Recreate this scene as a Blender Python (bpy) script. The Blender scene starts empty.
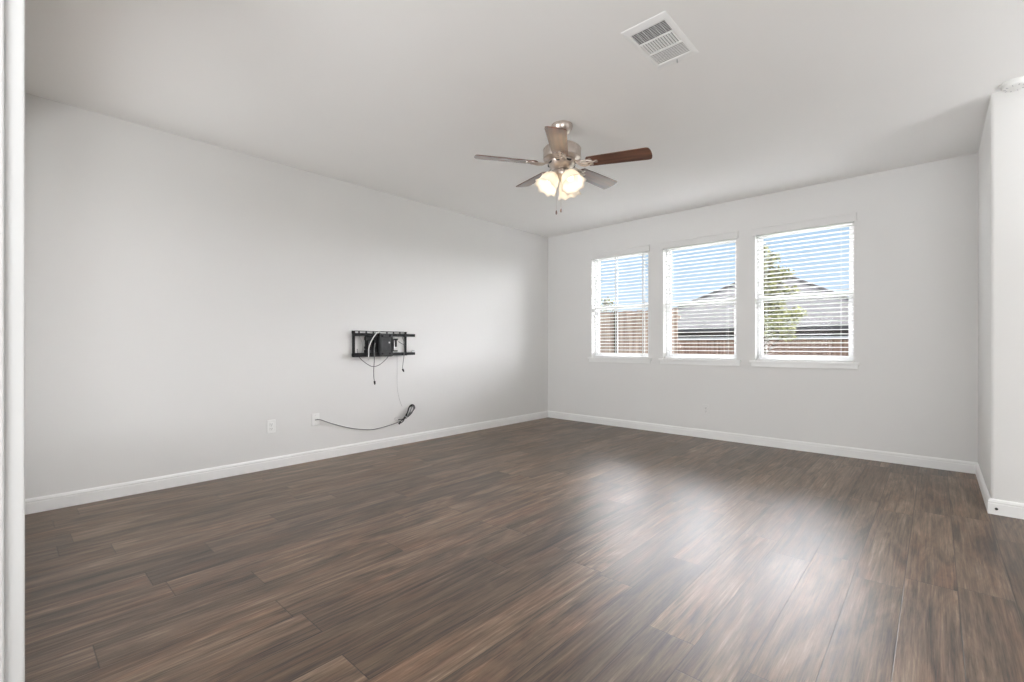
import bpy, bmesh, math, random
from mathutils import Vector, Matrix
R = math.radians
sc = bpy.context.scene
col = sc.collection
random.seed(7)

# ------------------------------------------------------------------ camera
CAMZ = 1.10
cd = bpy.data.cameras.new('camera'); cam = bpy.data.objects.new('camera', cd); col.objects.link(cam)
cd.sensor_width = 36.0; cd.lens = 36.0 * 464.0 / 1024.0; cd.shift_y = 4.0 / 1024.0
cd.clip_start = 0.02; cd.clip_end = 500
cam.location = (0, 0, CAMZ); cam.rotation_euler = (R(90), 0, R(42.4))
sc.camera = cam

# ------------------------------------------------------------------ world: clear sky, plus bright zones added out of view to light the room
W = bpy.data.worlds.new('sky'); sc.world = W; W.use_nodes = True
nt = W.node_tree; nt.nodes.clear(); N = nt.nodes; L = nt.links
def math_node(N, L, op, a, b=None, c=None, clamp=False):
    n = N.new('ShaderNodeMath'); n.operation = op; n.use_clamp = clamp
    for i, v in enumerate((a, b, c)):
        if v is None: continue
        if isinstance(v, (int, float)): n.inputs[i].default_value = v
        else: L.new(v, n.inputs[i])
    return n.outputs[0]
tc = N.new('ShaderNodeTexCoord'); sp = N.new('ShaderNodeSeparateXYZ'); L.new(tc.outputs['Generated'], sp.inputs[0])
el = math_node(N, L, 'MULTIPLY', math_node(N, L, 'ARCSINE', sp.outputs[2]), 180 / math.pi)      # elevation in degrees
rp = N.new('ShaderNodeValToRGB'); L.new(math_node(N, L, 'DIVIDE', el, 40, clamp=True), rp.inputs[0])
rp.color_ramp.elements[0].position = 0; rp.color_ramp.elements[0].color = (.66, .79, .92, 1)
rp.color_ramp.elements[1].position = 1; rp.color_ramp.elements[1].color = (.30, .50, .86, 1)
e = rp.color_ramp.elements.new(.33); e.color = (.36, .58, .84, 1)
nz = N.new('ShaderNodeTexNoise'); nz.inputs['Scale'].default_value = 3; nz.inputs['Detail'].default_value = 4
mp = N.new('ShaderNodeMapping'); mp.inputs['Scale'].default_value = (1, 1, 4); L.new(tc.outputs['Generated'], mp.inputs[0]); L.new(mp.outputs[0], nz.inputs[0])
mx = N.new('ShaderNodeMix'); mx.data_type = 'RGBA'
L.new(math_node(N, L, 'MULTIPLY', nz.outputs[0], .35), mx.inputs[0]); L.new(rp.outputs[0], mx.inputs[6]); mx.inputs[7].default_value = (.8, .86, .92, 1)
# glow added above the window view, for the floor reflection and daylight
GLOW = 36.0
dv = N.new('ShaderNodeVectorMath'); dv.operation = 'DOT_PRODUCT'; L.new(tc.outputs['Generated'], dv.inputs[0])
ga, ge = R(20), R(38)
dv.inputs[1].default_value = (-math.sin(ga) * math.cos(ge), math.cos(ga) * math.cos(ge), math.sin(ge))
mr = N.new('ShaderNodeMapRange'); mr.interpolation_type = 'SMOOTHSTEP'
L.new(dv.outputs['Value'], mr.inputs[0]); mr.inputs[1].default_value = math.cos(R(42)); mr.inputs[2].default_value = math.cos(R(22))
up = N.new('ShaderNodeMapRange'); up.interpolation_type = 'SMOOTHSTEP'; L.new(el, up.inputs[0]); up.inputs[1].default_value = 13; up.inputs[2].default_value = 20
fr = N.new('ShaderNodeMapRange'); fr.interpolation_type = 'SMOOTHSTEP'; L.new(sp.outputs[1], fr.inputs[0]); fr.inputs[1].default_value = -.05; fr.inputs[2].default_value = .15
BROAD = 29.0                                                  # low glow added at the sides, out of view, to light the walls
# the added glow reaches the horizon at the sides, clear of the neighbour's roof
def smooth(v, a, b):
    n = N.new('ShaderNodeMapRange'); n.interpolation_type = 'SMOOTHSTEP'; L.new(v, n.inputs[0]); n.inputs[1].default_value = a; n.inputs[2].default_value = b; return n.outputs[0]
side = math_node(N, L, 'MULTIPLY', math_node(N, L, 'ADD', smooth(sp.outputs[0], .10, .5), smooth(sp.outputs[0], -.70, -.90)), math_node(N, L, 'MULTIPLY', smooth(el, -2, 2), smooth(el, 34, 22)))
g = math_node(N, L, 'ADD', math_node(N, L, 'MULTIPLY', math_node(N, L, 'MULTIPLY', mr.outputs[0], up.outputs[0]), GLOW), math_node(N, L, 'MULTIPLY', math_node(N, L, 'MULTIPLY', fr.outputs[0], side), BROAD))
gl = N.new('ShaderNodeMix'); gl.data_type = 'RGBA'; gl.blend_type = 'ADD'; gl.clamp_factor = False
gc = N.new('ShaderNodeMix'); gc.data_type = 'RGBA'; gc.blend_type = 'MULTIPLY'; gc.inputs[0].default_value = 1
cc = N.new('ShaderNodeCombineXYZ'); L.new(g, cc.inputs[0]); L.new(g, cc.inputs[1]); L.new(g, cc.inputs[2])
L.new(cc.outputs[0], gc.inputs[6]); gc.inputs[7].default_value = (.97, .96, 1.0, 1)
gl.inputs[0].default_value = 1; L.new(mx.outputs[2], gl.inputs[6]); L.new(gc.outputs[2], gl.inputs[7])
bg = N.new('ShaderNodeBackground'); L.new(gl.outputs[2], bg.inputs[0]); bg.inputs[1].default_value = 1.0
wo = N.new('ShaderNodeOutputWorld'); L.new(bg.outputs[0], wo.inputs[0])

# ------------------------------------------------------------------ sun on the yard, unseen fill lamps added in the rest of the house
def lamp(name, typ, loc, rot, energy, color=(1, 1, 1), **kw):
    d = bpy.data.lights.new(name, typ); d.energy = energy; d.color = color
    for k, v in kw.items(): setattr(d, k, v)
    o = bpy.data.objects.new(name, d); col.objects.link(o); o.location = loc; o.rotation_euler = rot
    return o
lamp('sun', 'SUN', (5, -8, 12), (R(42), 0, R(25)), .8, (1, .96, .90), angle=R(1))
lamp('adjoining_room_fill', 'AREA', (-2.9, -2.6, 1.0), (R(100), 0, 0), 52, (.945, .972, 1), shape='RECTANGLE', size=2.0, size_y=1.6)  # added fill lamp, unseen, shining through the front wall opening
lamp('adjoining_side_fill', 'AREA', (-4.0, -3.3, 1.3), (R(104), 0, R(-25)), 80, (.945, .972, 1), shape='RECTANGLE', size=1.2, size_y=1.6)  # second added lamp behind that opening, unseen, evens out the walls
lamp('rear_fill', 'AREA', (1.3, -1.7, .5), (R(170), 0, R(10)), 152, (.95, .975, 1), shape='RECTANGLE', size=1.6, size_y=1.6)  # added uplight behind the camera, out of view, brightens the ceiling
lamp('side_room_fill', 'AREA', (2.2, 3.4, 1.0), (R(180), R(20), 0), 58, (.95, .975, 1), shape='RECTANGLE', size=1.6, size_y=1.6)  # unseen uplight added in the side room, lifts the ceiling on the right
sc.view_settings.view_transform = 'Standard'; sc.view_settings.look = 'None'
sc.view_settings.gamma = 1; sc.view_settings.use_curve_mapping = False
sc.view_settings.exposure = 0.14
sc.cycles.max_bounces = 12; sc.cycles.diffuse_bounces = 6; sc.cycles.transparent_max_bounces = 16
sc.cycles.sample_clamp_indirect = 6
sc.cycles.use_denoising = True

# ------------------------------------------------------------------ helpers
def tag(o, label=None, cat=None, group=None, kind=None):
    if label: o['label'] = label
    if cat: o['category'] = cat
    if group: o['group'] = group
    if kind: o['kind'] = kind
    return o
def empty(name, loc, rz=0):
    o = bpy.data.objects.new(name, None); col.objects.link(o); o.location = loc; o.rotation_euler = (0, 0, rz); return o
def build(name, bm, mat, parent=None, smooth=False, bevel=0, seg=2):
    bmesh.ops.recalc_face_normals(bm, faces=bm.faces[:])
    me = bpy.data.meshes.new(name); bm.to_mesh(me); bm.free()
    if mat: me.materials.append(mat)
    if smooth:
        for p in me.polygons: p.use_smooth = True
    o = bpy.data.objects.new(name, me); col.objects.link(o)
    if parent: o.parent = parent
    if bevel:
        m = o.modifiers.new('bevel', 'BEVEL'); m.width = bevel; m.segments = seg; m.limit_method = 'ANGLE'; m.angle_limit = R(40)
    if smooth:
        m = o.modifiers.new('edge_split', 'EDGE_SPLIT'); m.split_angle = R(42)
    return o
def box(bm, x0, x1, y0, y1, z0, z1, M=None):
    v = [bm.verts.new(p) for p in ((x0,y0,z0),(x1,y0,z0),(x1,y1,z0),(x0,y1,z0),(x0,y0,z1),(x1,y0,z1),(x1,y1,z1),(x0,y1,z1))]
    for f in ((0,3,2,1),(4,5,6,7),(0,1,5,4),(1,2,6,5),(2,3,7,6),(3,0,4,7)): bm.faces.new([v[i] for i in f])
    if M is not None: bmesh.ops.transform(bm, matrix=M, verts=v)
    return v
def cyl(bm, p0, p1, r0, r1=None, n=16):
    p0 = Vector(p0); p1 = Vector(p1); d = p1 - p0; r1 = r0 if r1 is None else r1
    r = bmesh.ops.create_cone(bm, cap_ends=True, segments=n, radius1=r0, radius2=r1, depth=d.length)
    bmesh.ops.transform(bm, matrix=Matrix.Translation((p0 + p1) / 2) @ d.to_track_quat('Z', 'Y').to_matrix().to_4x4(), verts=r['verts'])
    return r['verts']
def lathe(bm, prof, n=32, M=None, wav=None):
    rings = []
    for (r, z) in prof:
        ring = []
        for k in range(n):
            a = 2 * math.pi * k / n
            rr, zz = (r, z) if wav is None else wav(r, z, a)
            ring.append(bm.verts.new((rr * math.cos(a), rr * math.sin(a), zz)))
        rings.append(ring)
    for a, b in zip(rings, rings[1:]):
        for k in range(n): bm.faces.new((a[k], a[(k+1) % n], b[(k+1) % n], b[k]))
    vs = [v for r in rings for v in r]
    if M is not None: bmesh.ops.transform(bm, matrix=M, verts=vs)
    return rings
def lathe_closed(bm, prof, n=32, M=None):
    rg = lathe(bm, prof, n, M); bm.faces.new(rg[0]); bm.faces.new(rg[-1]); return rg
def spline(pts, sub=8):
    P = [Vector(p) for p in pts]; out = []
    for i in range(len(P) - 1):
        p0 = P[max(i-1, 0)]; p1 = P[i]; p2 = P[i+1]; p3 = P[min(i+2, len(P)-1)]
        for s in range(sub):
            t = s / sub
            out.append(.5 * ((2*p1) + (p2-p0)*t + (2*p0-5*p1+4*p2-p3)*t*t + (-p0+3*p1-3*p2+p3)*t**3))
    out.append(P[-1]); return out
def tube(bm, pts, r, n=8, sub=8):
    P = spline(pts, sub) if sub > 1 else [Vector(p) for p in pts]
    rings = []; up = Vector((1, 0, 0))
    for i, p in enumerate(P):
        t = (P[min(i+1, len(P)-1)] - P[max(i-1, 0)]).normalized()
        s = t.cross(up)
        if s.length < .05: s = t.cross(Vector((0, 0, 1)))
        s.normalize(); q = s.cross(t); up = q
        rings.append([bm.verts.new(p + (s * math.cos(2*math.pi*k/n) + q * math.sin(2*math.pi*k/n)) * r) for k in range(n)])
    for a, b in zip(rings, rings[1:]):
        for k in range(n): bm.faces.new((a[k], a[(k+1) % n], b[(k+1) % n], b[k]))
    bm.faces.new(rings[0]); bm.faces.new(rings[-1])

# ------------------------------------------------------------------ materials
def mat(name, c, rough=.5, metal=0, spec=.5, coat=0, bump=None, noise=None, alpha=None, em=None):
    m = bpy.data.materials.new(name); m.use_nodes = True; n = m.node_tree; b = n.nodes['Principled BSDF']
    b.inputs['Base Color'].default_value = (*c, 1); b.inputs['Roughness'].default_value = rough
    b.inputs['Metallic'].default_value = metal; b.inputs['Specular IOR Level'].default_value = spec
    b.inputs['Coat Weight'].default_value = coat; b.inputs['Coat Roughness'].default_value = .12
    tcn = n.nodes.new('ShaderNodeTexCoord')
    if noise:                                              # (scale, amount): small own-colour variation
        nz = n.nodes.new('ShaderNodeTexNoise'); nz.inputs['Scale'].default_value = noise[0]; n.links.new(tcn.outputs['Object'], nz.inputs[0])
        r = n.nodes.new('ShaderNodeValToRGB'); n.links.new(nz.outputs[0], r.inputs[0])
        r.color_ramp.elements[0].position = .3; r.color_ramp.elements[1].position = .7
        r.color_ramp.elements[0].color = (*[x * (1 - noise[1]) for x in c], 1); r.color_ramp.elements[1].color = (*[min(1, x * (1 + noise[1])) for x in c], 1)
        n.links.new(r.outputs[0], b.inputs['Base Color'])
    if bump:
        nb = n.nodes.new('ShaderNodeTexNoise'); nb.inputs['Scale'].default_value = bump[0]; nb.inputs['Detail'].default_value = 3; n.links.new(tcn.outputs['Object'], nb.inputs[0])
        bn = n.nodes.new('ShaderNodeBump'); bn.inputs['Strength'].default_value = bump[1]; bn.inputs['Distance'].default_value = .002
        n.links.new(nb.outputs[0], bn.inputs['Height']); n.links.new(bn.outputs[0], b.inputs['Normal'])
    if em: b.inputs['Emission Color'].default_value = (*em[0], 1); b.inputs['Emission Strength'].default_value = em[1]
    return m
M = {}
M['wall'] = mat('wall_paint', (.79, .785, .772), .75, spec=.25, bump=(180, .12), noise=(1.2, .01))
M['ceiling'] = mat('ceiling_paint', (.925, .92, .905), .85, spec=.2, bump=(120, .15), noise=(1, .01))
M['trim'] = mat('trim_paint', (.90, .90, .89), .35, noise=(3, .01))
M['jamb'] = mat('jamb_white_dimmed', (.69, .69, .685), .6, noise=(3, .01))  # white paint, with the weaker light there put into a darker colour
M['vinyl'] = mat('white_vinyl', (.80, .80, .80), .4, noise=(4, .01))
M['slat'] = mat('blind_slat', (.80, .80, .79), .45, noise=(6, .01))
M['plate'] = mat('outlet_plate', (.88, .88, .87), .35, noise=(9, .01))
M['dark'] = mat('dark_slot', (.03, .03, .03), .6, noise=(20, .1))
M['black'] = mat('black_steel', (.009, .009, .010), .5, spec=.22, noise=(12, .2), bump=(300, .1))
M['graymetal'] = mat('dark_grey_plate', (.05, .051, .053), .5, spec=.3, noise=(15, .25))
M['silver'] = mat('bright_zinc', (.62, .62, .62), .35, metal=.7, noise=(25, .1))
M['cable_w'] = mat('white_cable', (.75, .75, .75), .45, noise=(9, .03))
M['cable_g'] = mat('grey_cable', (.22, .22, .22), .5, noise=(9, .1))
M['cable_b'] = mat('black_cable', (.018, .018, .018), .5, spec=.3, noise=(9, .1))
M['thread'] = mat('pale_wire', (.45, .45, .44), .5, noise=(9, .05))
M['nickel'] = mat('brushed_nickel', (.60, .53, .48), .28, metal=.9, noise=(30, .08))
M['vent'] = mat('vent_enamel', (.95, .95, .94), .4, noise=(9, .01))
M['duct'] = mat('duct_inside', (.06, .053, .05), .8, noise=(20, .3))
M['plastic'] = mat('detector_plastic', (.86, .86, .84), .4, noise=(9, .01))
M['lamp_glass'] = None

def floor_material():
    m = bpy.data.materials.new('vinyl_plank'); m.use_nodes = True; n = m.node_tree; N = n.nodes; L = n.links; b = N['Principled BSDF']
    def mt(*a, **k): return math_node(N, L, *a, **k)
    tcn = N.new('ShaderNodeTexCoord'); s = N.new('ShaderNodeSeparateXYZ'); L.new(tcn.outputs['Object'], s.inputs[0])
    X, Y = s.outputs[0], s.outputs[1]
    PW, PL = .181, 1.22
    u = mt('DIVIDE', mt('ADD', X, 20 * PW - .073), PW); row = mt('FLOOR', u); fu = mt('FRACT', u)
    wn = N.new('ShaderNodeTexWhiteNoise'); wn.noise_dimensions = '1D'; L.new(row, wn.inputs['W'])
    v = mt('ADD', mt('DIVIDE', mt('ADD', Y, 30), PL), mt('MULTIPLY', wn.outputs['Value'], 7.3)); cl = mt('FLOOR', v); fv = mt('FRACT', v)
    cb = N.new('ShaderNodeCombineXYZ'); L.new(row, cb.inputs[0]); L.new(cl, cb.inputs[1])
    w2 = N.new('ShaderNodeTexWhiteNoise'); w2.noise_dimensions = '3D'; L.new(cb.outputs[0], w2.inputs['Vector'])
    sr = N.new('ShaderNodeSeparateColor'); L.new(w2.outputs['Color'], sr.inputs[0])
    # grain coordinates, shifted plank by plank
    g = N.new('ShaderNodeCombineXYZ'); L.new(mt('ADD', X, mt('MULTIPLY', sr.outputs[0], 40)), g.inputs[0]); L.new(mt('ADD', Y, mt('MULTIPLY', sr.outputs[1], 40)), g.inputs[1])
    def noise(sx, sy, sc_, det=5, rough=.6, dist=0.0):
        mp = N.new('ShaderNodeMapping'); mp.inputs['Scale'].default_value = (sx, sy, 1); L.new(g.outputs[0], mp.inputs[0])
        z = N.new('ShaderNodeTexNoise'); z.inputs['Scale'].default_value = sc_; z.inputs['Detail'].default_value = det; z.inputs['Roughness'].default_value = rough; z.inputs['Distortion'].default_value = dist
        L.new(mp.outputs[0], z.inputs[0]); return z.outputs[0]
    broad = noise(8, 1.3, 1.0, 4, .6, 1.6)        # wide cathedral figure
    streak = noise(38, 1.15, 1.7, 7, .72, .35)       # long streaks
    fine = noise(105, 3.6, 1.6, 4, .7)            # pores
    knot = noise(9, 1.2, 1.0, 3, .6, 1.0)
    t = mt('ADD', mt('MULTIPLY', broad, .34), mt('ADD', mt('MULTIPLY', streak, .44), mt('MULTIPLY', fine, .22)))
    cr = N.new('ShaderNodeValToRGB'); L.new(t, cr.inputs[0]); r = cr.color_ramp
    r.elements[0].position = .385; r.elements[0].color = (.016, .009, .006, 1)
    r.elements[1].position = .635; r.elements[1].color = (.31, .225, .163, 1)
    for p, c in ((.45, (.066, .041, .026, 1)), (.50, (.118, .076, .048, 1)), (.56, (.180, .122, .080, 1))):
        e = r.elements.new(p); e.color = c
    # reddish heart wood patches
    rd = N.new('ShaderNodeMix'); rd.data_type = 'RGBA'; rd.blend_type = 'MULTIPLY'
    rf = N.new('ShaderNodeMapRange'); L.new(knot, rf.inputs[0]); rf.inputs[1].default_value = .48; rf.inputs[2].default_value = .68
    L.new(mt('MULTIPLY', rf.outputs[0], .8), rd.inputs[0]); L.new(cr.outputs[0], rd.inputs[6]); rd.inputs[7].default_value = (1.0, .80, .70, 1)
    # tone per plank
    tn = N.new('ShaderNodeMapRange'); L.new(sr.outputs[2], tn.inputs[0]); tn.inputs[3].default_value = .70; tn.inputs[4].default_value = 1.30
    # seams
    eu = mt('MULTIPLY', mt('MINIMUM', fu, mt('SUBTRACT', 1, fu)), PW); ev = mt('MULTIPLY', mt('MINIMUM', fv, mt('SUBTRACT', 1, fv)), PL)
    seam = N.new('ShaderNodeMapRange'); L.new(mt('MINIMUM', eu, ev), seam.inputs[0]); seam.inputs[1].default_value = .0008; seam.inputs[2].default_value = .0028; seam.inputs[3].default_value = .35; seam.inputs[4].default_value = 1
    k = mt('MULTIPLY', tn.outputs[0], seam.outputs[0])
    vm = N.new('ShaderNodeVectorMath'); vm.operation = 'SCALE'; L.new(rd.outputs[2], vm.inputs[0]); L.new(k, vm.inputs['Scale'])
    L.new(vm.outputs[0], b.inputs['Base Color'])
    b.inputs['IOR'].default_value = 1.65; b.inputs['Specular IOR Level'].default_value = .5
    L.new(mt('ADD', mt('MULTIPLY_ADD', sr.outputs[1], .04, .285), mt('MULTIPLY', fine, .16)), b.inputs['Roughness'])
    h = mt('ADD', mt('MULTIPLY', fine, .75), mt('ADD', mt('MULTIPLY', streak, .25), mt('MULTIPLY', seam.outputs[0], .9)))
    bp = N.new('ShaderNodeBump'); bp.inputs['Strength'].default_value = .5; bp.inputs['Distance'].default_value = .0014
    L.new(h, bp.inputs['Height']); L.new(bp.outputs[0], b.inputs['Normal'])
    return m
M['floor'] = floor_material()

def wood_material(name, lo, hi, axis=0, scale=1, rough=.3, coat=.5):
    m = bpy.data.materials.new(name); m.use_nodes = True; n = m.node_tree; N = n.nodes; L = n.links; b = N['Principled BSDF']
    tcn = N.new('ShaderNodeTexCoord'); mp = N.new('ShaderNodeMapping')
    s = [30, 30, 30]; s[axis] = 2.2; mp.inputs['Scale'].default_value = [x * scale for x in s]
    L.new(tcn.outputs['Object'], mp.inputs[0]); z = N.new('ShaderNodeTexNoise'); z.inputs['Scale'].default_value = 1; z.inputs['Detail'].default_value = 5; L.new(mp.outputs[0], z.inputs[0])
    r = N.new('ShaderNodeValToRGB'); L.new(z.outputs[0], r.inputs[0]); r.color_ramp.elements[0].position = .35; r.color_ramp.elements[1].position = .68
    r.color_ramp.elements[0].color = (*lo, 1); r.color_ramp.elements[1].color = (*hi, 1); L.new(r.outputs[0], b.inputs['Base Color'])
    b.inputs['Roughness'].default_value = rough; b.inputs['Coat Weight'].default_value = coat; b.inputs['Coat Roughness'].default_value = .2
    return m
M['blade'] = wood_material('walnut_blade', (.075, .024, .011), (.22, .080, .036), 0, 1.0, .32, 1.0)
M['fence_l'] = wood_material('weathered_cedar', (.29, .19, .145), (.50, .37, .30), 2, .35, .8, 0)
M['fence_r'] = wood_material('reddish_cedar', (.20, .115, .085), (.40, .27, .21), 2, .35, .8, 0)
M['cap'] = mat('fence_cap_pale', (.48, .48, .50), .7, noise=(3, .08))
M['fascia'] = mat('fascia_paint', (.07, .075, .082), .6, noise=(2, .08))
M['housewall'] = mat('house_wall', (.05, .053, .058), .7, noise=(2, .12))
M['bark'] = mat('bark', (.10, .075, .055), .9, noise=(14, .4))
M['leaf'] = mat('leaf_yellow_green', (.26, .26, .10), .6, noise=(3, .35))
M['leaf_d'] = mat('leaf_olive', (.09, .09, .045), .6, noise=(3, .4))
M['grass'] = mat('lawn', (.05, .07, .03), .9, noise=(6, .4))
M['cane'] = mat('roof_ridge_cap', (.11, .105, .10), .9, noise=(20, .15))

def shingle_material():
    m = bpy.data.materials.new('roof_shingle'); m.use_nodes = True; n = m.node_tree; N = n.nodes; L = n.links; b = N['Principled BSDF']
    tcn = N.new('ShaderNodeTexCoord'); br = N.new('ShaderNodeTexBrick'); L.new(tcn.outputs['Object'], br.inputs[0])
    br.inputs['Scale'].default_value = 2.2; br.inputs['Color1'].default_value = (.135, .128, .12, 1); br.inputs['Color2'].default_value = (.105, .10, .095, 1); br.inputs['Mortar'].default_value = (.085, .08, .08, 1)
    br.inputs['Mortar Size'].default_value = .012; L.new(br.outputs[0], b.inputs['Base Color']); b.inputs['Roughness'].default_value = .95
    return m
M['shingle'] = shingle_material()

def glass_material():
    m = bpy.data.materials.new('window_glass'); m.use_nodes = True; n = m.node_tree; N = n.nodes; L = n.links; N.clear()
    t = N.new('ShaderNodeBsdfTransparent'); t.inputs[0].default_value = (.98, .985, .985, 1)
    gs = N.new('ShaderNodeBsdfGlossy'); gs.inputs['Roughness'].default_value = .01; f = N.new('ShaderNodeFresnel'); f.inputs[0].default_value = 1.15
    mxs = N.new('ShaderNodeMixShader'); o = N.new('ShaderNodeOutputMaterial')
    L.new(f.outputs[0], mxs.inputs[0]); L.new(t.outputs[0], mxs.inputs[1]); L.new(gs.outputs[0], mxs.inputs[2]); L.new(mxs.outputs[0], o.inputs[0])
    return m
M['glass'] = glass_material()

def shade_material():
    m = bpy.data.materials.new('frosted_shade_glass'); m.use_nodes = True; n = m.node_tree; N = n.nodes; L = n.links; N.clear()
    d = N.new('ShaderNodeBsdfDiffuse'); d.inputs[0].default_value = (.93, .90, .85, 1)
    tr = N.new('ShaderNodeBsdfTranslucent'); tr.inputs[0].default_value = (.95, .90, .82, 1)
    nz = N.new('ShaderNodeTexNoise'); nz.inputs['Scale'].default_value = 25
    tcn = N.new('ShaderNodeTexCoord'); L.new(tcn.outputs['Object'], nz.inputs[0])
    a = N.new('ShaderNodeMixShader'); L.new(math_node(N, L, 'MULTIPLY_ADD', nz.outputs[0], .2, .45), a.inputs[0]); L.new(d.outputs[0], a.inputs[1]); L.new(tr.outputs[0], a.inputs[2])
    em = N.new('ShaderNodeEmission'); em.inputs[0].default_value = (1, .92, .80, 1); em.inputs[1].default_value = .05
    ad = N.new('ShaderNodeAddShader'); L.new(a.outputs[0], ad.inputs[0]); L.new(em.outputs[0], ad.inputs[1])
    o = N.new('ShaderNodeOutputMaterial'); L.new(ad.outputs[0], o.inputs[0]); return m
M['shade'] = shade_material()
M['bulb'] = mat('lit_bulb', (1, .95, .85), .4, noise=(5, .01), em=((1, .90, .74), 1.0))

# ------------------------------------------------------------------ room shell
H = 2.74
XL, YB = -4.37, 5.60                    # left wall face, back wall face
PX, PY, PW_ = .266, 4.35, .165           # projecting wall on the right: face, end, thickness
XE, YR = 4.0, -4.0                      # far sides of the rooms behind the camera
bm = bmesh.new(); box(bm, XL - .15, XE + .15, YR - .15, YB + .15, -.12, 0); tag(build('floor', bm, M['floor']), kind='structure')
bm = bmesh.new(); box(bm, XL - .15, XE + .15, YR - .15, YB + .15, H, H + .12); tag(build('ceiling', bm, M['ceiling']), kind='structure')
bm = bmesh.new(); box(bm, XL - .15, XL, YR, YB, 0, H); tag(build('wall_left', bm, M['wall']), kind='structure')
# back wall with the three window openings
ZS, ZT = .918, 2.352
WX = [(-3.59, -2.735), (-2.535, -1.67), (-1.475, -.592)]
xs = [XL - .15] + [x for w in WX for x in w] + [XE + .15]
bm = bmesh.new(); WT = .16
box(bm, xs[0], xs[-1], YB, YB + WT, 0, ZS); box(bm, xs[0], xs[-1], YB, YB + WT, ZT, H)
for i in range(0, len(xs), 2): box(bm, xs[i], xs[i+1], YB, YB + WT, ZS, ZT)
bmesh.ops.remove_doubles(bm, verts=bm.verts[:], dist=1e-5)
tag(build('wall_back', bm, M['wall']), kind='structure')
# projecting wall, rounded outside corners
bm = bmesh.new(); box(bm, PX, PX + PW_, PY, YB, 0, H)
ee = [e for e in bm.edges if abs(e.verts[0].co.z - e.verts[1].co.z) > 1 and abs(e.verts[0].co.y - PY) < 1e-4]
bmesh.ops.bevel(bm, geom=ee, offset=.02, segments=5, affect='EDGES', profile=.5)
tag(build('wall_right', bm, M['wall'], smooth=True), kind='structure')
bm = bmesh.new(); box(bm, XE, XE + .15, YR, YB, 0, H); tag(build('wall_far_right', bm, M['wall']), kind='structure')
bm = bmesh.new(); box(bm, XL, XE, YR - .15, YR, 0, H); tag(build('wall_rear', bm, M['wall']), kind='structure')
# front wall beside the camera, with the jamb of the wide opening
FY0, FY1, FX = -.12, .0175, -1.2
bm = bmesh.new(); ox0, ox1, oz0, oz1 = -4.1, -1.55, .45, 2.45  # unseen opening added so the fill lamps behind it reach the room
box(bm, XL, ox0, FY0, FY1, 0, H); box(bm, ox1, FX - .02, FY0, FY1, 0, H); box(bm, ox0, ox1, FY0, FY1, 0, oz0); box(bm, ox0, ox1, FY0, FY1, oz1, H)
tag(build('wall_front', bm, M['wall']), kind='structure')
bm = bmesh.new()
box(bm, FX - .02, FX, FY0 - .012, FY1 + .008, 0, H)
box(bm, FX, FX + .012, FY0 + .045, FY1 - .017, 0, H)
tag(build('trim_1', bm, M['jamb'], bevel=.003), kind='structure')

# baseboards: flat board with a stepped, rounded top
def baseboard(name, p0, p1, n, h=.098, ends=(0, 0)):
    p0 = Vector((*p0, 0)); p1 = Vector((*p1, 0)); n = Vector((*n, 0)); t = (p1 - p0).normalized()
    prof = [(0, 0), (.015, 0), (.015, h - .030), (.0125, h - .026), (.0125, h - .022), (.0145, h - .018), (.0105, h - .006), (.006, h), (0, h)]
    bm = bmesh.new()
    a = [bm.verts.new(p0 + n * d + Vector((0, 0, z)) - t * d * ends[0]) for d, z in prof]
    b = [bm.verts.new(p1 + n * d + Vector((0, 0, z)) + t * d * ends[1]) for d, z in prof]
    for k in range(len(prof)): bm.faces.new((a[k], a[(k+1) % len(prof)], b[(k+1) % len(prof)], b[k]))
    bm.faces.new(a); bm.faces.new(b)
    return tag(build(name, bm, M['trim']), kind='structure')
baseboard('baseboard_left', (XL, FY1), (XL, YB), (1, 0), ends=(0, -1))
baseboard('baseboard_back', (XL, YB), (PX, YB), (0, -1), ends=(-1, -1))
baseboard('baseboard_right', (PX, PY), (PX, YB), (-1, 0), ends=(1, -1))
baseboard('baseboard_right_end', (PX, PY), (PX + PW_, PY), (0, -1), ends=(1, 1))
baseboard('baseboard_right_back', (PX + PW_, PY), (PX + PW_, YB), (1, 0), ends=(1, 0))

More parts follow.
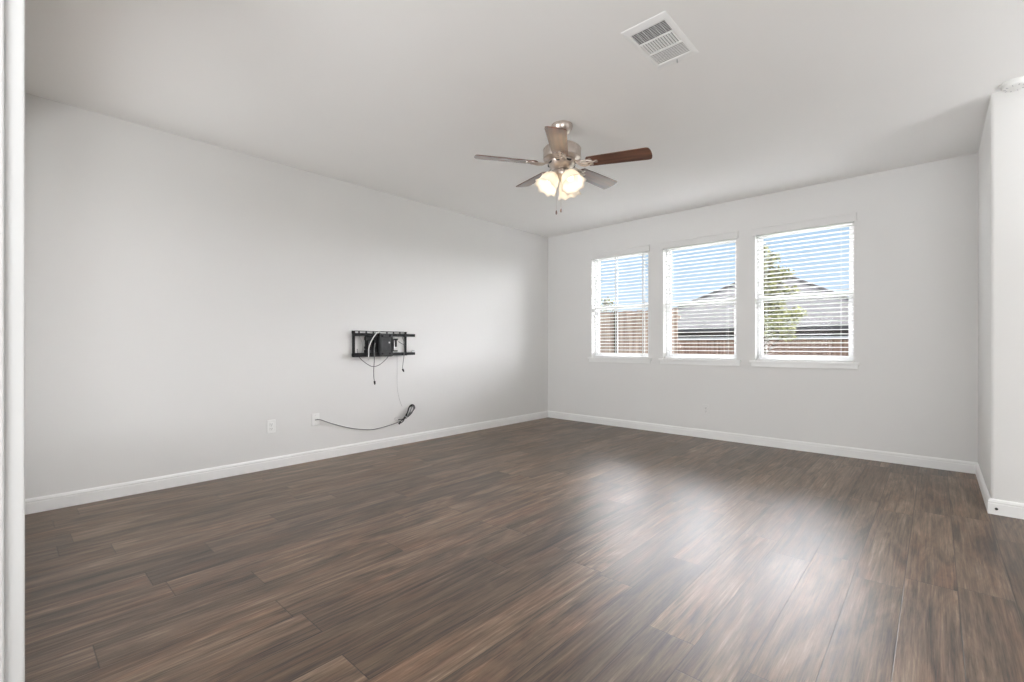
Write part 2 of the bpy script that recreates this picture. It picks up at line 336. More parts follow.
# ------------------------------------------------------------------ windows (single hung) with sills and blinds
def frame_bm(bm, x0, x1, z0, z1, y0, y1, w, wb=None, wt=None):
    wb = w if wb is None else wb; wt = w if wt is None else wt
    box(bm, x0, x0 + w, y0, y1, z0, z1); box(bm, x1 - w, x1, y0, y1, z0, z1)
    box(bm, x0 + w, x1 - w, y0, y1, z0, z0 + wb); box(bm, x0 + w, x1 - w, y0, y1, z1 - wt, z1)
MR = 1.615
for i, (x0, x1) in enumerate(WX):
    w = tag(empty('window_%d' % (i + 1), ((x0 + x1) / 2, YB, ZS)), kind='structure')
    def ch(name, bm, m, par=None, **k):
        o = build(name, bm, m, **k); o.parent = par or w
        if par is None: o.matrix_parent_inverse = Matrix.Translation(w.location).inverted()
        return o
    bm = bmesh.new(); frame_bm(bm, x0, x1, ZS + .012, ZT, YB + .085, YB + .155, .022); ch('window_frame', bm, M['vinyl'], bevel=.002)
    bm = bmesh.new(); frame_bm(bm, x0 + .022, x1 - .022, MR - .02, ZT - .02, YB + .125, YB + .148, .026); us = ch('upper_sash', bm, M['vinyl'], bevel=.002)
    bm = bmesh.new(); box(bm, x0 + .045, x1 - .045, YB + .134, YB + .138, MR + .003, ZT - .04); ch('pane', bm, M['glass'], us)
    bm = bmesh.new(); frame_bm(bm, x0 + .022, x1 - .022, ZS + .030, MR + .024, YB + .098, YB + .122, .030, .04, .045); ls = ch('lower_sash', bm, M['vinyl'], bevel=.002)
    bm = bmesh.new(); box(bm, x0 + .048, x1 - .048, YB + .107, YB + .111, ZS + .065, MR - .015); ch('pane', bm, M['glass'], ls)
    bm = bmesh.new(); box(bm, (x0+x1)/2 - .03, (x0+x1)/2 + .03, YB + .088, YB + .098, MR + .012, MR + .026); ch('sash_lock', bm, M['vinyl'], ls, bevel=.003)
    bm = bmesh.new(); box(bm, x0, x1, YB - .0005, YB + .09, ZS - .012, ZS + .012); box(bm, x0 - .05, x1 + .05, YB - .03, YB - .0005, ZS - .012, ZS + .012)
    box(bm, x0 - .035, x1 + .035, YB - .014, YB - .0005, ZS - .055, ZS - .012); ch('sill', bm, M['trim'], bevel=.003)

BL = ['white slat blind on the leftmost window, brown fence boards behind its lower half',
      'white slat blind on the middle window, with the pale roof slope behind it',
      'white slat blind on the rightmost window, with the leafy tree behind it']
TILT = R(5)
for i, (x0, x1) in enumerate(WX):
    b0, b1 = x0 + .006, x1 - .006; xc = (x0 + x1) / 2; YS = YB + .038
    b = tag(empty('window_blind', (xc, YB, ZT)), BL[i], 'window blind', 'horizontal slat blinds on the back wall')
    inv = Matrix.Translation(b.location).inverted()
    def ch(name, bm, m, par=None, **k):
        o = build(name, bm, m, **k)
        if par is None: o.parent = b; o.matrix_parent_inverse = inv
        else: o.parent = par
        return o
    bm = bmesh.new(); box(bm, b0, b1, YS - .02, YS + .03, ZT - .045, ZT - .001); ch('headrail', bm, M['slat'], bevel=.002)
    bm = bmesh.new(); box(bm, x0 - .022, x1 + .022, YB - .022, YB - .010, ZT - .045, ZT + .035)
    box(bm, x0 - .022, x0 - .012, YB - .012, YB - .0005, ZT - .045, ZT + .035); box(bm, x1 + .012, x1 + .022, YB - .012, YB - .0005, ZT - .045, ZT + .035)
    box(bm, x0 - .026, x1 + .026, YB - .027, YB - .010, ZT + .024, ZT + .037); ch('valance', bm, M['wall'], bevel=.002)
    bm = bmesh.new(); z = ZT - .075; n = 0
    while z > ZS + .05:
        prev = None
        for k in range(5):
            s = -1 + k * .5; yy = s * .025; zz = .0022 * (1 - s * s)
            y = YS + yy * math.cos(TILT) + zz * math.sin(TILT); zc = z - yy * math.sin(TILT) + zz * math.cos(TILT)
            cur = [bm.verts.new((b0, y, zc)), bm.verts.new((b1, y, zc)), bm.verts.new((b1, y, zc + .0028)), bm.verts.new((b0, y, zc + .0028))]
            if prev is None: bm.faces.new(cur)
            else:
                for q in range(4): bm.faces.new((prev[q], prev[(q+1) % 4], cur[(q+1) % 4], cur[q]))
            prev = cur
        bm.faces.new(prev); z -= .0445; n += 1
    ch('slats', bm, M['slat'])
    bm = bmesh.new(); box(bm, b0, b1, YS - .024, YS + .024, ZS + .0125, ZS + .030); ch('bottom_rail', bm, M['slat'], bevel=.003)
    for fx in ((.12, .44, .905) if i == 0 else (.12, .88)):
        X = x0 + fx * (x1 - x0); wd = .006 if i == 0 and fx > .2 else .0006
        bm = bmesh.new()
        for yy in (-.027, .027): box(bm, X - wd, X + wd, YS + yy - .0008, YS + yy + .0008, ZS + .03, ZT - .04)
        ch('ladder_tape' if wd > .005 else 'ladder_cord', bm, M['slat'])
    bm = bmesh.new(); cyl(bm, (x0 + .085, YB - .006, ZT - .05), (x0 + .085, YB - .006, ZT - .62), .0035, n=8); cyl(bm, (x0 + .085, YB - .006, ZT - .62), (x0 + .085, YB - .006, ZT - .66), .0055, .0045, n=8)
    ch('tilt_wand', bm, M['vinyl'])

# ------------------------------------------------------------------ outlets
def outlet(loc, nrm, label, kind, rz, pm=M['plate']):
    o = tag(empty('wall_outlet', loc, rz), label, 'outlet')
    # local frame: plate in XZ, facing -Y
    bm = bmesh.new(); box(bm, -.036, .036, -.006, 0, -.0585, .0585); build('cover_plate', bm, pm, o, bevel=.002)
    if kind == 'duplex':
        for s in (-1, 1):
            bm = bmesh.new(); box(bm, -.0165, .0165, -.0085, -.005, s * .0195 - .0145, s * .0195 + .0145); f = build('socket_face', bm, pm, o, bevel=.003)
            bm = bmesh.new()
            for xx in (-.0065, .0055): box(bm, xx, xx + .0018, -.0088, -.0080, s * .0195 - .002, s * .0195 + .0075)
            cyl(bm, (0, -.0080, s * .0195 - .0075), (0, -.0088, s * .0195 - .0075), .0024, n=10); build('slots', bm, M['dark'], f)
        bm = bmesh.new(); cyl(bm, (0, -.0058, 0), (0, -.0075, 0), .003, n=12); build('screw', bm, M['silver'], o)
    else:
        bm = bmesh.new(); lathe_closed(bm, [(.008, 0), (.008, .003), (.0045, .004), (.0045, .010)], 16, Matrix.Translation((0, -.006, 0)) @ Matrix.Rotation(R(90), 4, 'X'))
        build('coax_jack', bm, M['silver'], o)
        for s in (-1, 1):
            bm = bmesh.new(); cyl(bm, (0, -.0058, s * .042), (0, -.0072, s * .042), .003, n=12); build('screw', bm, M['silver'], o)
    return o
outlet((XL, 1.605, .375), 0, 'white wall outlet on the left wall with nothing plugged in, nearest the camera', 'duplex', R(90))
outlet((XL, 2.005, .388), 0, 'white wall plate on the left wall with the grey cable coming out of it', 'coax', R(90))
outlet((-2.006, YB, .335), 0, 'small pale wall outlet low on the back wall beneath the middle window', 'duplex', 0, M['wall'])

# ------------------------------------------------------------------ wall mount for a television
tv = tag(empty('television_wall_mount', (XL, 2.70, 1.11)), 'empty black steel television mount bracket on the left wall, arms folded, cables dangling', 'tv mount')
def tvp(name, boxes, m, par=None, bevel=.0015, extra=None):
    bm = bmesh.new()
    for (y0, y1, z0, z1, d0, d1) in boxes: box(bm, d0, d1, y0 - 2.70, y1 - 2.70, z0 - 1.11, z1 - 1.11)
    if extra: extra(bm)
    return build(name, bm, m, par or tv, bevel=bevel)
def rail_holes(z0, z1, y0, y1, n):
    # a perforated strip: two edges and webs between open slots
    o = [(y0, y1, z0, z0 + .006, 0, .004), (y0, y1, z1 - .006, z1, 0, .004)]; s = (y1 - y0) / n
    for k in range(n + 1): o.append((y0 + k * s - .009 if k else y0, y0 + k * s + .009 if k < n else y1, z0, z1, 0, .004))
    return o
tvp('wall_plate', rail_holes(1.216, 1.246, 2.375, 3.030, 8) + rail_holes(.985, 1.014, 2.375, 3.030, 8)
    + [(2.375, 3.03, 1.242, 1.246, 0, .022), (2.375, 3.03, .985, .989, 0, .022)], M['graymetal'])
for y0, y1 in ((2.378, 2.402), (3.004, 3.022)): tvp('side_upright', [(y0, y1, .985, 1.244, .004, .024)], M['black'])
rt = tvp('upper_rail', [(2.352, 3.092, 1.191, 1.221, .058, .072), (2.352, 3.092, 1.217, 1.221, .046, .072)], M['black'])
rb = tvp('lower_rail', [(2.352, 3.092, .990, 1.020, .058, .072), (2.352, 2.80, .978, 1.020, .050, .070)], M['black'])
for z0, z1 in ((1.191, 1.221), (.990, 1.018)): tvp('rail_end_cap', [(3.088, 3.100, z0, z1, .055, .075)], M['black'], bevel=.003)
tvp('arm', [(2.50, 2.66, 1.150, 1.185, .024, .058), (2.50, 2.60, 1.062, 1.085, .024, .05), (2.515, 2.545, .99, 1.216, .012, .046), (2.60, 2.665, .99, 1.216, .012, .055)], M['black'])
tvp('arm', [(2.50, 2.66, 1.020, 1.050, .024, .058), (2.56, 2.61, .99, 1.216, .008, .03)], M['black'])
for z in (1.130, 1.098, 1.035):
    tvp('pivot_joint', [], M['graymetal'], extra=lambda bm: cyl(bm, (.055, 2.545 - 2.7, z - 1.11 - .014), (.055, 2.545 - 2.7, z - 1.11 + .014), .015, n=14))
cp = tvp('centre_plate', [(2.644, 2.801, .984, 1.222, .074, .080), (2.644, 2.652, .984, 1.222, .058, .090), (2.793, 2.801, .984, 1.222, .058, .090), (2.662, 2.783, 1.045, 1.165, .080, .086), (2.652, 2.793, 1.180, 1.212, .080, .089), (2.652, 2.793, .994, 1.026, .080, .089)], M['graymetal'])
for y in (2.675, 2.765):
    for z in (1.196, 1.010): tvp('bolt', [], M['black'], extra=lambda bm: cyl(bm, (.089, y - 2.7, z - 1.11), (.096, y - 2.7, z - 1.11), .011, n=14))
tvp('label_plate', [(2.752, 2.768, 1.118, 1.134, .086, .0872)], M['silver'])
tvp('tilt_knuckle', [(2.827, 2.892, 1.150, 1.170, .02, .05), (2.827, 2.842, 1.03, 1.165, .02, .05), (2.868, 2.882, 1.08, 1.165, .02, .045), (2.84, 2.892, 1.03, 1.042, .02, .045)], M['black'])
tvp('tilt_plate', [(2.835, 2.872, 1.055, 1.15, .012, .030), (2.845, 2.86, 1.09, 1.13, .03, .038)], M['silver'])
def clip(bm):
    for k in range(3): cyl(bm, (.075, 3.06 + .013 * k - 2.7, 1.03 - 1.11 + .004), (.075, 3.056 + .013 * k - 2.7, 1.045 - 1.11), .006, n=10)
tvp('cable_clip', [(3.052, 3.095, 1.020, 1.030, .058, .085)], M['silver'], extra=clip)
tvp('brace_wire', [], M['cable_b'], extra=lambda bm: tube(bm, [(.04, 2.903 - 2.7, 1.139 - 1.11), (.036, 2.95 - 2.7, 1.115 - 1.11), (.02, 3.005 - 2.7, 1.095 - 1.11)], .003, 8))

def cable(name, pts, r, m, label, group=None, plug=None, sub=10):
    bm = bmesh.new(); tube(bm, pts, r, 8, sub)
    P = Vector(pts[0]); root = tag(empty(name, P), label, 'cable', group)
    bmesh.ops.translate(bm, vec=-P, verts=bm.verts[:])
    build('cord', bm, m, root, smooth=True)
    if plug:
        a, b_, rr, mm = plug; bm = bmesh.new(); cyl(bm, Vector(a) - P, Vector(b_) - P, rr, rr * .85, 12); cyl(bm, Vector(b_) - P, Vector(b_) - P + (Vector(b_) - Vector(a)) * .35, rr * .5, n=10)
        build('plug', bm, M[mm], root)
    return root
X = XL
cable('white_cable', [(X+.02, 2.70, 1.228), (X+.07, 2.66, 1.235), (X+.105, 2.603, 1.228), (X+.115, 2.545, 1.165), (X+.11, 2.508, 1.08), (X+.095, 2.512, 1.0), (X+.06, 2.53, .955), (X+.02, 2.55, .945)], .0055, M['cable_w'],
      'thick white cable looping over the front of the tv mount', plug=None)
cable('grey_cable', [(X+.03, 2.42, 1.06), (X+.035, 2.43, .99), (X+.05, 2.49, .925), (X+.06, 2.569, .879), (X+.06, 2.64, .885), (X+.055, 2.71, .925), (X+.05, 2.765, .975), (X+.03, 2.79, 1.03)], .004, M['cable_g'],
      'grey cable sagging in a loop below the tv mount')
cable('grey_cable', [(X+.098, 2.585, 1.12), (X+.10, 2.572, 1.06), (X+.09, 2.58, .96), (X+.065, 2.587, .842), (X+.05, 2.598, .76), (X+.05, 2.606, .722)], .004, M['cable_g'],
      'longer grey cable hanging straight down below the tv mount with a black plug', plug=((X+.05, 2.606, .724), (X+.05, 2.609, .695), .010, 'cable_b'))
cable('grey_cable', [(X+.05, 2.945, 1.185), (X+.08, 2.947, 1.13), (X+.08, 2.948, .99), (X+.045, 2.954, .86), (X+.04, 2.960, .83)], .0032, M['cable_g'],
      'shorter thin cable hanging from the right end of the tv mount', plug=((X+.04, 2.958, .836), (X+.04, 2.970, .812), .010, 'cable_b'))
cable('thin_wire', [(X+.012, 2.905, 1.02), (X+.012, 2.906, .85), (X+.01, 2.908, .65), (X+.008, 2.93, .53), (X+.006, 2.957, .457), (X+.006, 2.975, .42)], .0016, M['thread'],
      'hair-thin pale wire running down the wall from the tv mount to the bundled cable')
cable('thin_wire', [(X+.01, 2.455, 1.19), (X+.012, 2.482, 1.13), (X+.012, 2.49, 1.06), (X+.01, 2.478, 1.0)], .0028, M['thread'],
      'short pale wire on the wall inside the left opening of the tv mount')
# bundled cable hanging by the thin wire, its long run going to the wall plate
bc = tag(empty('bundled_cable', (X+.03, 3.0, .305)), 'dark cable tied in a bundle above the baseboard, its run sagging to the wall plate', 'cable')
def rel(pts): return [Vector(p) - Vector((X+.03, 3.0, .305)) for p in pts]
bm = bmesh.new(); tube(bm, rel([(X+.012, 2.008, .389), (X+.03, 2.04, .386), (X+.025, 2.16, .332), (X+.02, 2.331, .270), (X+.018, 2.47, .235), (X+.018, 2.606, .215), (X+.02, 2.76, .228), (X+.022, 2.86, .244), (X+.028, 2.95, .268), (X+.03, 3.0, .305)]), .0042, 8, 8)
build('cord_run', bm, M['cable_g'], bc, smooth=True)
bm = bmesh.new()
for k in range(5):
    o1 = .006 * k; dx = .006 * k
    c = [(X+.022+dx, 2.985, .295 - .002*k), (X+.024+dx, 3.03 - o1*.4, .350 + o1*.3), (X+.026+dx, 3.045 - o1*.3, .395 + o1 * .4), (X+.028+dx, 3.075, .430 - o1 * .5), (X+.028+dx, 3.112 - o1 * .7, .425 - o1*.6),
         (X+.026+dx, 3.13 - o1 * .8, .392), (X+.024+dx, 3.105 - o1 * .6, .360 + o1 * .2), (X+.022+dx, 3.055 + o1*.3, .330), (X+.022+dx, 2.995 + o1*.3, .290)]
    tube(bm, rel(c), .0042, 7, 6)
build('coil', bm, M['cable_b'], bc, smooth=True)
bm = bmesh.new()
for k in range(2): tube(bm, rel([(X+.052, 3.0, .30+.008*k), (X+.056, 3.04, .352), (X+.056, 3.062, .398), (X+.056, 3.085 - .01*k, .418), (X+.056, 3.10 - .012*k, .405), (X+.054, 3.085, .372), (X+.05, 3.03, .32), (X+.045, 2.98, .285)]), .004, 7, 6)
build('inner_coil', bm, M['cable_g'], bc, smooth=True)
bm = bmesh.new()
for k in range(3): tube(bm, rel([(X+.028+.006*k, 3.0, .305), (X+.03+.008*k, 2.975 - .012*k, .262 + .012*k), (X+.028+.006*k, 2.945 - .02*k, .243 + .022*k)]), .0045, 7, 5)
cyl(bm, *rel([(X+.03, 2.94, .255), (X+.03, 2.918, .236)]), .010, n=10)
build('tail_ends', bm, M['cable_b'], bc, smooth=True)
bm = bmesh.new(); tube(bm, rel([(X+.018, 2.99, .325), (X+.05, 2.985, .315), (X+.055, 3.012, .292), (X+.03, 3.03, .288), (X+.012, 3.01, .305), (X+.04, 2.955, .305), (X+.03, 2.90, .315), (X+.02, 2.87, .296), (X+.02, 2.90, .275), (X+.03, 2.98, .29)]), .0035, 7, 6)
build('tie_wrap', bm, M['cable_w'], bc, smooth=True)

# small screw left in the baseboard of the projecting wall
bm = bmesh.new(); lathe_closed(bm, [(.0035, 0), (.0035, .008), (.008, .008), (.008, .011), (.004, .0125)], 14, Matrix.Translation((.290, PY - .0145, .040)) @ Matrix.Rotation(R(90), 4, 'X'))
tag(build('screw', bm, M['graymetal']), 'small dark screw head in the white baseboard at the right edge', 'screw')

# ------------------------------------------------------------------ ceiling air vent (three-way register)
vx, vy = -1.100, 2.405; vw, vl = .121, .218                    # half sizes
ve = tag(empty('ceiling_vent', (vx, vy, H)), 'white rectangular metal air vent set in the ceiling', 'vent')
bm = bmesh.new()
iw, il = .093, .170
def ramp(pa, pb): pass
ring = [[(-vw, -vl), (vw, -vl), (vw, vl), (-vw, vl)], [(-vw, -vl), (vw, -vl), (vw, vl), (-vw, vl)], [(-iw-.012, -il-.012), (iw+.012, -il-.012), (iw+.012, il+.012), (-iw-.012, il+.012)], [(-iw, -il), (iw, -il), (iw, il), (-iw, il)], [(-iw, -il), (iw, -il), (iw, il), (-iw, il)]]
zz = [-.0002, -.003, -.008, -.008, -.0002]
vr = [[bm.verts.new((x, y, z)) for x, y in rg] for rg, z in zip(ring, zz)]
for a, b_ in zip(vr, vr[1:]):
    for k in range(4): bm.faces.new((a[k], a[(k+1) % 4], b_[(k+1) % 4], b_[k]))
build('vent_frame', bm, M['vent'], ve)
bm = bmesh.new(); box(bm, -iw, iw, -il, il, -.0012, -.0002); build('duct_opening', bm, M['duct'], ve)
y1, y2 = -.062, .052
for yy in (y1, y2):
    bm = bmesh.new(); box(bm, -iw, iw, yy - .004, yy + .004, -.0088, -.001); build('divider', bm, M['vent'], ve)
def louvers(name, x0, x1, y0, y1, n, along, tilt, wdt):
    bm = bmesh.new()
    for k in range(n):
        t = (k + .5) / n
        if along == 'x':
            yc = y0 + (y1 - y0) * t; Mx = Matrix.Translation(((x0+x1)/2, yc, -.006)) @ Matrix.Rotation(tilt, 4, 'X'); box(bm, -(x1-x0)/2, (x1-x0)/2, -wdt/2, wdt/2, -.0005, .0005, Mx)
        else:
            xc = x0 + (x1 - x0) * t; Mx = Matrix.Translation((xc, (y0+y1)/2, -.006)) @ Matrix.Rotation(tilt, 4, 'Y'); box(bm, -wdt/2, wdt/2, -(y1-y0)/2, (y1-y0)/2, -.0005, .0005, Mx)
    return build(name, bm, M['vent'], ve)
louvers('near_louvers', -iw, iw, -il, y1 - .004, 9, 'x', R(48), .009)
louvers('middle_louvers', -iw, iw, y1 + .004, y2 - .004, 13, 'y', R(-50), .010)
louvers('far_louvers', -iw, iw, y2 + .004, il, 9, 'x', R(12), .0115)
bm = bmesh.new()
for k in range(1, 6): box(bm, -iw + k * iw / 3 - .0008, -iw + k * iw / 3 + .0008, -il, y1, -.0035, -.0015)
build('damper_grid', bm, M['vent'], ve)
bm = bmesh.new(); box(bm, .010, .014, .178, .190, -.030, -.012); build('lever', bm, M['silver'], ve, bevel=.001)
for s in (-1, 1):
    bm = bmesh.new(); cyl(bm, (0, s * .192, -.0085), (0, s * .192, -.0105), .004, n=12); build('screw', bm, M['vent'], ve)

# ------------------------------------------------------------------ smoke detector
sd = tag(empty('smoke_detector', (.366, 4.255, H)), 'round white smoke detector on the ceiling in the upper right corner', 'smoke detector')
bm = bmesh.new(); lathe_closed(bm, [(.068, 0), (.069, -.006), (.067, -.012)], 40); build('base_ring', bm, M['plastic'], sd, smooth=True)
bm = bmesh.new(); lathe_closed(bm, [(.062, -.012), (.062, -.018), (.059, -.028), (.052, -.034), (.030, -.037), (.001, -.0375)], 40); build('cover', bm, M['plastic'], sd, smooth=True)
for k in range(10):
    a = k * R(36); Mx = Matrix.Rotation(a, 4, 'Z') @ Matrix.Translation((.045, 0, -.0355)); bm = bmesh.new(); box(bm, -.006, .006, -.0015, .0015, -.0015, .0015, Mx)
    build('vent_slot', bm, M['cap'], sd)
bm = bmesh.new(); lathe_closed(bm, [(.009, -.036), (.009, -.0395), (.007, -.0405)], 20); build('test_button', bm, M['plastic'], sd)

# ------------------------------------------------------------------ ceiling fan
FC = Vector((-2.06, 2.81, 0)); ZB = 2.445
fan = tag(empty('ceiling_fan', (FC.x, FC.y, H)), 'five-blade ceiling fan with walnut blades and lit frosted glass shades', 'ceiling fan')
def fz(z): return z - H
bm = bmesh.new(); lathe_closed(bm, [(.078, 0), (.079, -.012), (.075, -.030), (.058, -.058), (.034, -.078), (.018, -.086)], 36); build('canopy', bm, M['nickel'], fan, smooth=True)
bm = bmesh.new(); cyl(bm, (0, 0, fz(2.68)), (0, 0, fz(2.57)), .0125, n=20); build('downrod', bm, M['nickel'], fan, smooth=True)
bm = bmesh.new(); lathe_closed(bm, [(.022, fz(2.610)), (.030, fz(2.596)), (.060, fz(2.588)), (.120, fz(2.578)), (.136, fz(2.565)), (.139, fz(2.548)), (.139, fz(2.500)), (.134, fz(2.487)), (.110, fz(2.478)), (.060, fz(2.474)), (.02, fz(2.474))], 48)
mh = build('motor_housing', bm, M['nickel'], fan, smooth=True)
bm = bmesh.new()
for zz_ in (2.556, 2.492): lathe(bm, [(.1392, fz(zz_ - .004)), (.1415, fz(zz_)), (.1392, fz(zz_ + .004))], 48)
build('band', bm, M['nickel'], mh, smooth=True)
bm = bmesh.new(); lathe_closed(bm, [(.05, fz(2.476)), (.098, fz(2.474)), (.104, fz(2.462)), (.096, fz(2.440)), (.078, fz(2.420)), (.060, fz(2.410)), (.02, fz(2.408))], 40)
fl = build('flywheel_bowl', bm, M['nickel'], fan, smooth=True)
for k in range(8):
    bm = bmesh.new(); a = k * R(45) + R(22); Mx = Matrix.Rotation(a, 4, 'Z') @ Matrix.Translation((.1005, 0, fz(2.452))) @ Matrix.Rotation(R(65), 4, 'Y') @ Matrix.Scale(1.7, 4, (0, 1, 0))
    lathe_closed(bm, [(.0115, -.003), (.0115, .003)], 18, Mx)
    build('vent_oval', bm, M['dark'], fl)
# blades + irons, in the hub frame
PH = R(14.6); PITCH = R(12)
def blade_mesh():
    bm = bmesh.new(); out = []
    r0, r1 = .205, .655; n = 10
    def hw(t): return .058 + .012 * t
    pts = []
    for k in range(n + 1): t = k / n; pts.append((r0 + (r1 - .03 - r0) * t, -hw(t)))
    for k in range(1, 9):
        a = -math.pi / 2 + math.pi * k / 9; w = hw(1); pts.append((r1 - .03 + .03 * math.cos(a) ** .6, w * math.sin(a) if abs(math.sin(a)) < 1 else w))
    for k in range(n, -1, -1): t = k / n; pts.append((r0 + (r1 - .03 - r0) * t, hw(t)))
    pts.append((r0 - .015, .035)); pts.append((r0 - .015, -.035))
    lo = [bm.verts.new((x, y, -.003)) for x, y in pts]; hi = [bm.verts.new((x, y, .003)) for x, y in pts]
    bm.faces.new(lo); bm.faces.new(hi)
    for k in range(len(pts)): bm.faces.new((lo[k], lo[(k+1) % len(pts)], hi[(k+1) % len(pts)], hi[k]))
    return bm
def iron_mesh():
    bm = bmesh.new()
    # arm from the motor, drooping then a scrolled plate below the blade root
    for s in (-1, 1):
        tube(bm, [(.085, s * .012, .020), (.115, s * .020, .006), (.145, s * .030, -.008), (.175, s * .036, -.010), (.205, s * .030, -.008), (.235, s * .018, -.0065)], .0050, 8, 6)
        tube(bm, [(.150, s * .006, -.009), (.165, s * .022, -.010), (.190, s * .022, -.009), (.195, s * .008, -.008), (.180, s * .002, -.008)], .0038, 7, 6)
    tube(bm, [(.085, 0, .020), (.12, 0, .002), (.16, 0, -.010), (.25, 0, -.0065)], .0055, 8, 6)
    for x, y in ((.222, .032), (.222, -.032), (.262, 0)): cyl(bm, (x, y, -.0095), (x, y, -.0032), .013, n=16)
    box(bm, .200, .262, -.006, .006, -.0075, -.0035); box(bm, .212, .232, -.034, .034, -.0075, -.0035)
    return bm
HT = Matrix.Rotation(R(0), 4, 'X')
b0 = blade_mesh(); blade = build('blade', b0, M['blade'], None, bevel=.0012)
i0 = build('blade_iron', iron_mesh(), M['nickel'], None, smooth=True)
# slight sag of the hub, as in the photo (low side toward the back left)
sag_dir = Vector((math.cos(R(42.4)), math.sin(R(42.4)), 0)); fw = Vector((-math.sin(R(42.4)), math.cos(R(42.4)), 0))
for k in range(5):
    a = PH + k * R(72)
    bb = blade if k == 0 else blade.copy(); ii = i0 if k == 0 else i0.copy()
    if k: col.objects.link(bb); col.objects.link(ii)
    d = Vector((math.cos(a), math.sin(a), 0)); slope = d.dot(sag_dir) * -.043 + d.dot(fw) * .043
    mm = Matrix.Translation((0, 0, fz(ZB))) @ Matrix.Rotation(a, 4, 'Z') @ Matrix.Rotation(-slope, 4, 'Y')
    bb.parent = fan; ii.parent = fan
    bb.matrix_basis = mm @ Matrix.Rotation(-PITCH, 4, 'X'); ii.matrix_basis = mm @ Matrix.Rotation(-PITCH * .9, 4, 'X')
# light kit
bm = bmesh.new(); lathe_closed(bm, [(.02, fz(2.410)), (.045, fz(2.405)), (.052, fz(2.390)), (.050, fz(2.370)), (.036, fz(2.350)), (.022, fz(2.338)), (.012, fz(2.320)), (.006, fz(2.312))], 32)
lk = build('light_fitter', bm, M['nickel'], fan, smooth=True)
camdir = R(42.4)
for k, ad in enumerate((205, 300, 60)):
    a = camdir + R(ad); D = Vector((math.cos(a), math.sin(a), 0))
    ang = R(33)                                           # opening points down and outward
    ax = Vector((math.cos(a) * math.sin(ang), math.sin(a) * math.sin(ang), -math.cos(ang)))
    p0 = Vector((0, 0, fz(2.375))) + D * .062
    bm = bmesh.new(); tube(bm, [Vector((0, 0, fz(2.375))) + D * .03, Vector((0, 0, fz(2.392))) + D * .06, p0 + Vector((0, 0, .004)), p0 + ax * .012], .008, 10, 6)
    Mx = Matrix.Translation(p0) @ ax.to_track_quat('Z', 'Y').to_matrix().to_4x4()
    lathe_closed(bm, [(.010, -.004), (.026, .002), (.028, .020), (.024, .026)], 24, Mx)
    arm = build('lamp_arm', bm, M['nickel'], fan, smooth=True)
    bm = bmesh.new()
    prof = [(.024, .016), (.038, .026), (.056, .048), (.067, .078), (.070, .104), (.074, .126), (.088, .146)]
    def wav(r, z, th):
        f = max(0, (z - .09) / .05); return (r * (1 + .05 * f * math.cos(8 * th)), z + .005 * f * math.cos(8 * th))
    lathe(bm, prof, 48, Mx, wav)
    sh = build('lamp_shade', bm, M['shade'], fan, smooth=True)
    m_ = sh.modifiers.new('thickness', 'SOLIDIFY'); m_.thickness = .003
    bm = bmesh.new(); lathe_closed(bm, [(.012, .02), (.013, .035), (.022, .052), (.026, .068), (.021, .084), (.010, .093), (.002, .095)], 24, Mx)
    build('bulb', bm, M['bulb'], sh, smooth=True)
    pl = lamp('fan_lamp_light', 'POINT', fan.location + p0 + ax * .115, (0, 0, 0), .28, (1, .84, .66), shadow_soft_size=.02)
for dx, dy, zl in ((-.045, -.02, 2.10), (-.010, -.02, 2.115)):
    u = sag_dir * dx + fw * dy
    bm = bmesh.new(); cyl(bm, (u.x, u.y, fz(2.36)), (u.x, u.y, fz(zl)), .0008, n=6)
    pc = build('pull_chain', bm, M['nickel'], fan)
    bm = bmesh.new(); lathe_closed(bm, [(.002, fz(zl)), (.0055, fz(zl - .008)), (.0065, fz(zl - .02)), (.004, fz(zl - .03)), (.001, fz(zl - .032))], 12, Matrix.Translation((u.x, u.y, 0)))
    build('chain_fob', bm, M['blade'], pc, smooth=True)

# ------------------------------------------------------------------ outside: yard, fences, neighbour's house, trees
GZ = -.25
bm = bmesh.new(); box(bm, -60, 50, YB + .16, 90, GZ - .2, GZ); tag(build('ground', bm, M['grass']), kind='structure')
def fence(name, x0, x1, y, top, bw, label, m, cap=None, post=2.4, postmat=None):
    f = tag(empty(name, (x0, y, GZ)), label, 'fence'); h = top - GZ
    bm = bmesh.new(); n = int((x1 - x0) / (bw + .006))
    for k in range(n):
        xa = k * (bw + .006); dz = random.uniform(-.012, .012); box(bm, xa, xa + bw, 0, .018, .03, h + dz)
    build('boards', bm, m, f)
    bm = bmesh.new()
    for z in (.3, h * .55, h - .28): box(bm, 0, x1 - x0, .018, .056, z, z + .085)
    build('rails', bm, m, f)
    if cap: bm = bmesh.new(); box(bm, -.02, x1 - x0 + .02, -.035, .09, h + .012, h + cap); build('top_cap', bm, M['cap'], f)
    x = post * .3
    while x < x1 - x0:
        bm = bmesh.new(); box(bm, x, x + .1, -.06 if postmat else .056, .0 if postmat else .15, 0, h + .03); build('post', bm, postmat or m, f); x += post
    return f
fence('wooden_fence', -13.5, -4.97, 12, 2.06, .14, 'tall brown board fence outside the leftmost window, nearer of the two fences', M['fence_l'], None, 2.0, M['bark'])
fence('wooden_fence', -14, 6, 20, 1.30, .14, 'low reddish board fence with pale cap rail outside the rightmost window', M['fence_r'], .12)
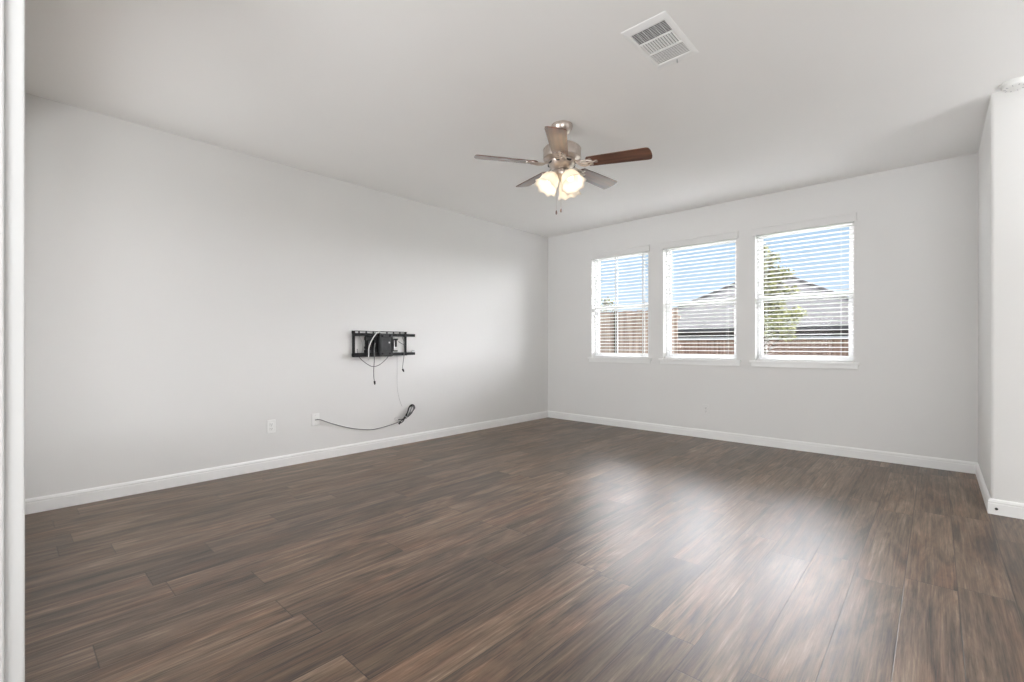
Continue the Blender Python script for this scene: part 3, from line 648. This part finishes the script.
# house
hs = tag(empty('neighbouring_house', (-6.9, 29, GZ)), 'neighbouring house beyond the fence with a pale grey hipped shingle roof', 'house')
hx0, hx1, hy0, hy1, ez, az = -6.2, 6.2, -5.0, 5.0, 1.97 - GZ, 5.25 - GZ
bm = bmesh.new(); box(bm, hx0 + .5, hx1 - .5, hy0 + .5, hy1 - .5, 0, ez - .02); hw_ = build('wall', bm, M['housewall'], hs)
def hip():
    bm = bmesh.new(); e_ = [bm.verts.new(p) for p in ((hx0, hy0, ez), (hx1, hy0, ez), (hx1, hy1, ez), (hx0, hy1, ez))]
    l_ = [bm.verts.new((v.co.x, v.co.y, ez - .03)) for v in e_]; r1 = bm.verts.new((-.25, 0, az)); r2 = bm.verts.new((.25, 0, az))
    bm.faces.new((e_[0], e_[1], r2, r1)); bm.faces.new((e_[1], e_[2], r2)); bm.faces.new((e_[2], e_[3], r1, r2)); bm.faces.new((e_[3], e_[0], r1)); bm.faces.new(l_)
    for k in range(4): bm.faces.new((e_[k], e_[(k+1) % 4], l_[(k+1) % 4], l_[k]))
    return bm
build('roof', hip(), M['shingle'], hs)
bm = bmesh.new(); frame = box(bm, hx0 - .02, hx1 + .02, hy0 - .03, hy0 + .0, ez - .20, ez - .005); box(bm, hx1, hx1 + .03, hy0, hy1, ez - .20, ez - .005); box(bm, hx0 - .03, hx0, hy0, hy1, ez - .20, ez - .005)
build('fascia', bm, M['fascia'], hs)
bm = bmesh.new()
for sx, rx in ((hx0, -.25), (hx1, .25)): cyl(bm, (sx, hy0, ez + .02), (rx, 0, az + .02), .07, n=8)
cyl(bm, (-.25, 0, az + .02), (.25, 0, az + .02), .07, n=8); build('ridge_caps', bm, M['cane'], hs)
def tree(name, loc, trunk_h, blobs, nleaf, ls, label, seed, mats):
    rnd = random.Random(seed); t = tag(empty(name, loc), label, 'tree')
    bm = bmesh.new(); tube(bm, [(0, 0, 0), (.04, .02, trunk_h * .4), (-.02, 0, trunk_h * .75), (.03, 0, trunk_h)], .07, 9, 5); 
    for (bx, by, bz, br) in blobs: tube(bm, [(.0, 0, min(trunk_h, bz) * .6), (bx * .5, by * .5, bz * .85), (bx, by, bz)], .02, 6, 5)
    build('trunk', bm, M['bark'], t, smooth=True)
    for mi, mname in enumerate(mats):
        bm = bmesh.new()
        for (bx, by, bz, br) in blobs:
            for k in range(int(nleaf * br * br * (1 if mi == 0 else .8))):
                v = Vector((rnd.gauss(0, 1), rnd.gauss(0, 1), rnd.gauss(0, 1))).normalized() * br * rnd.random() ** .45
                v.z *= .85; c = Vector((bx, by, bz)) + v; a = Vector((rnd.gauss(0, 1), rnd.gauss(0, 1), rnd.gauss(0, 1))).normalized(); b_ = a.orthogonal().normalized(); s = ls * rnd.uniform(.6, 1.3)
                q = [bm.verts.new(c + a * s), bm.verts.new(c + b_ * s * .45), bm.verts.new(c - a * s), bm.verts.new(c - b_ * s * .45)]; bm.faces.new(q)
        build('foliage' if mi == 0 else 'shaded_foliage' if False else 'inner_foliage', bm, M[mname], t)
    return t
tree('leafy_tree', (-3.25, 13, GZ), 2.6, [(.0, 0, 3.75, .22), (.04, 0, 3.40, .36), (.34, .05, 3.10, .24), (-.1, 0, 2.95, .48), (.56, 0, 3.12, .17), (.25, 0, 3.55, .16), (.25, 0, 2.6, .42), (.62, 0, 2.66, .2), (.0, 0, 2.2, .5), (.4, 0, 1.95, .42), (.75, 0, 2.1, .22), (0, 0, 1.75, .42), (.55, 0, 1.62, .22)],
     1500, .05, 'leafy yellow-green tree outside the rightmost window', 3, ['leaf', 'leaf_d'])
tree('distant_tree', (-8.95, 15, GZ), 2.2, [(-.05, 0, 2.9, .32), (.28, 0, 2.72, .22), (-.35, 0, 2.6, .3), (0, 0, 2.3, .45)], 450, .055, 'small treetop peeking over the tall fence outside the leftmost window', 5, ['leaf_d', 'leaf'])
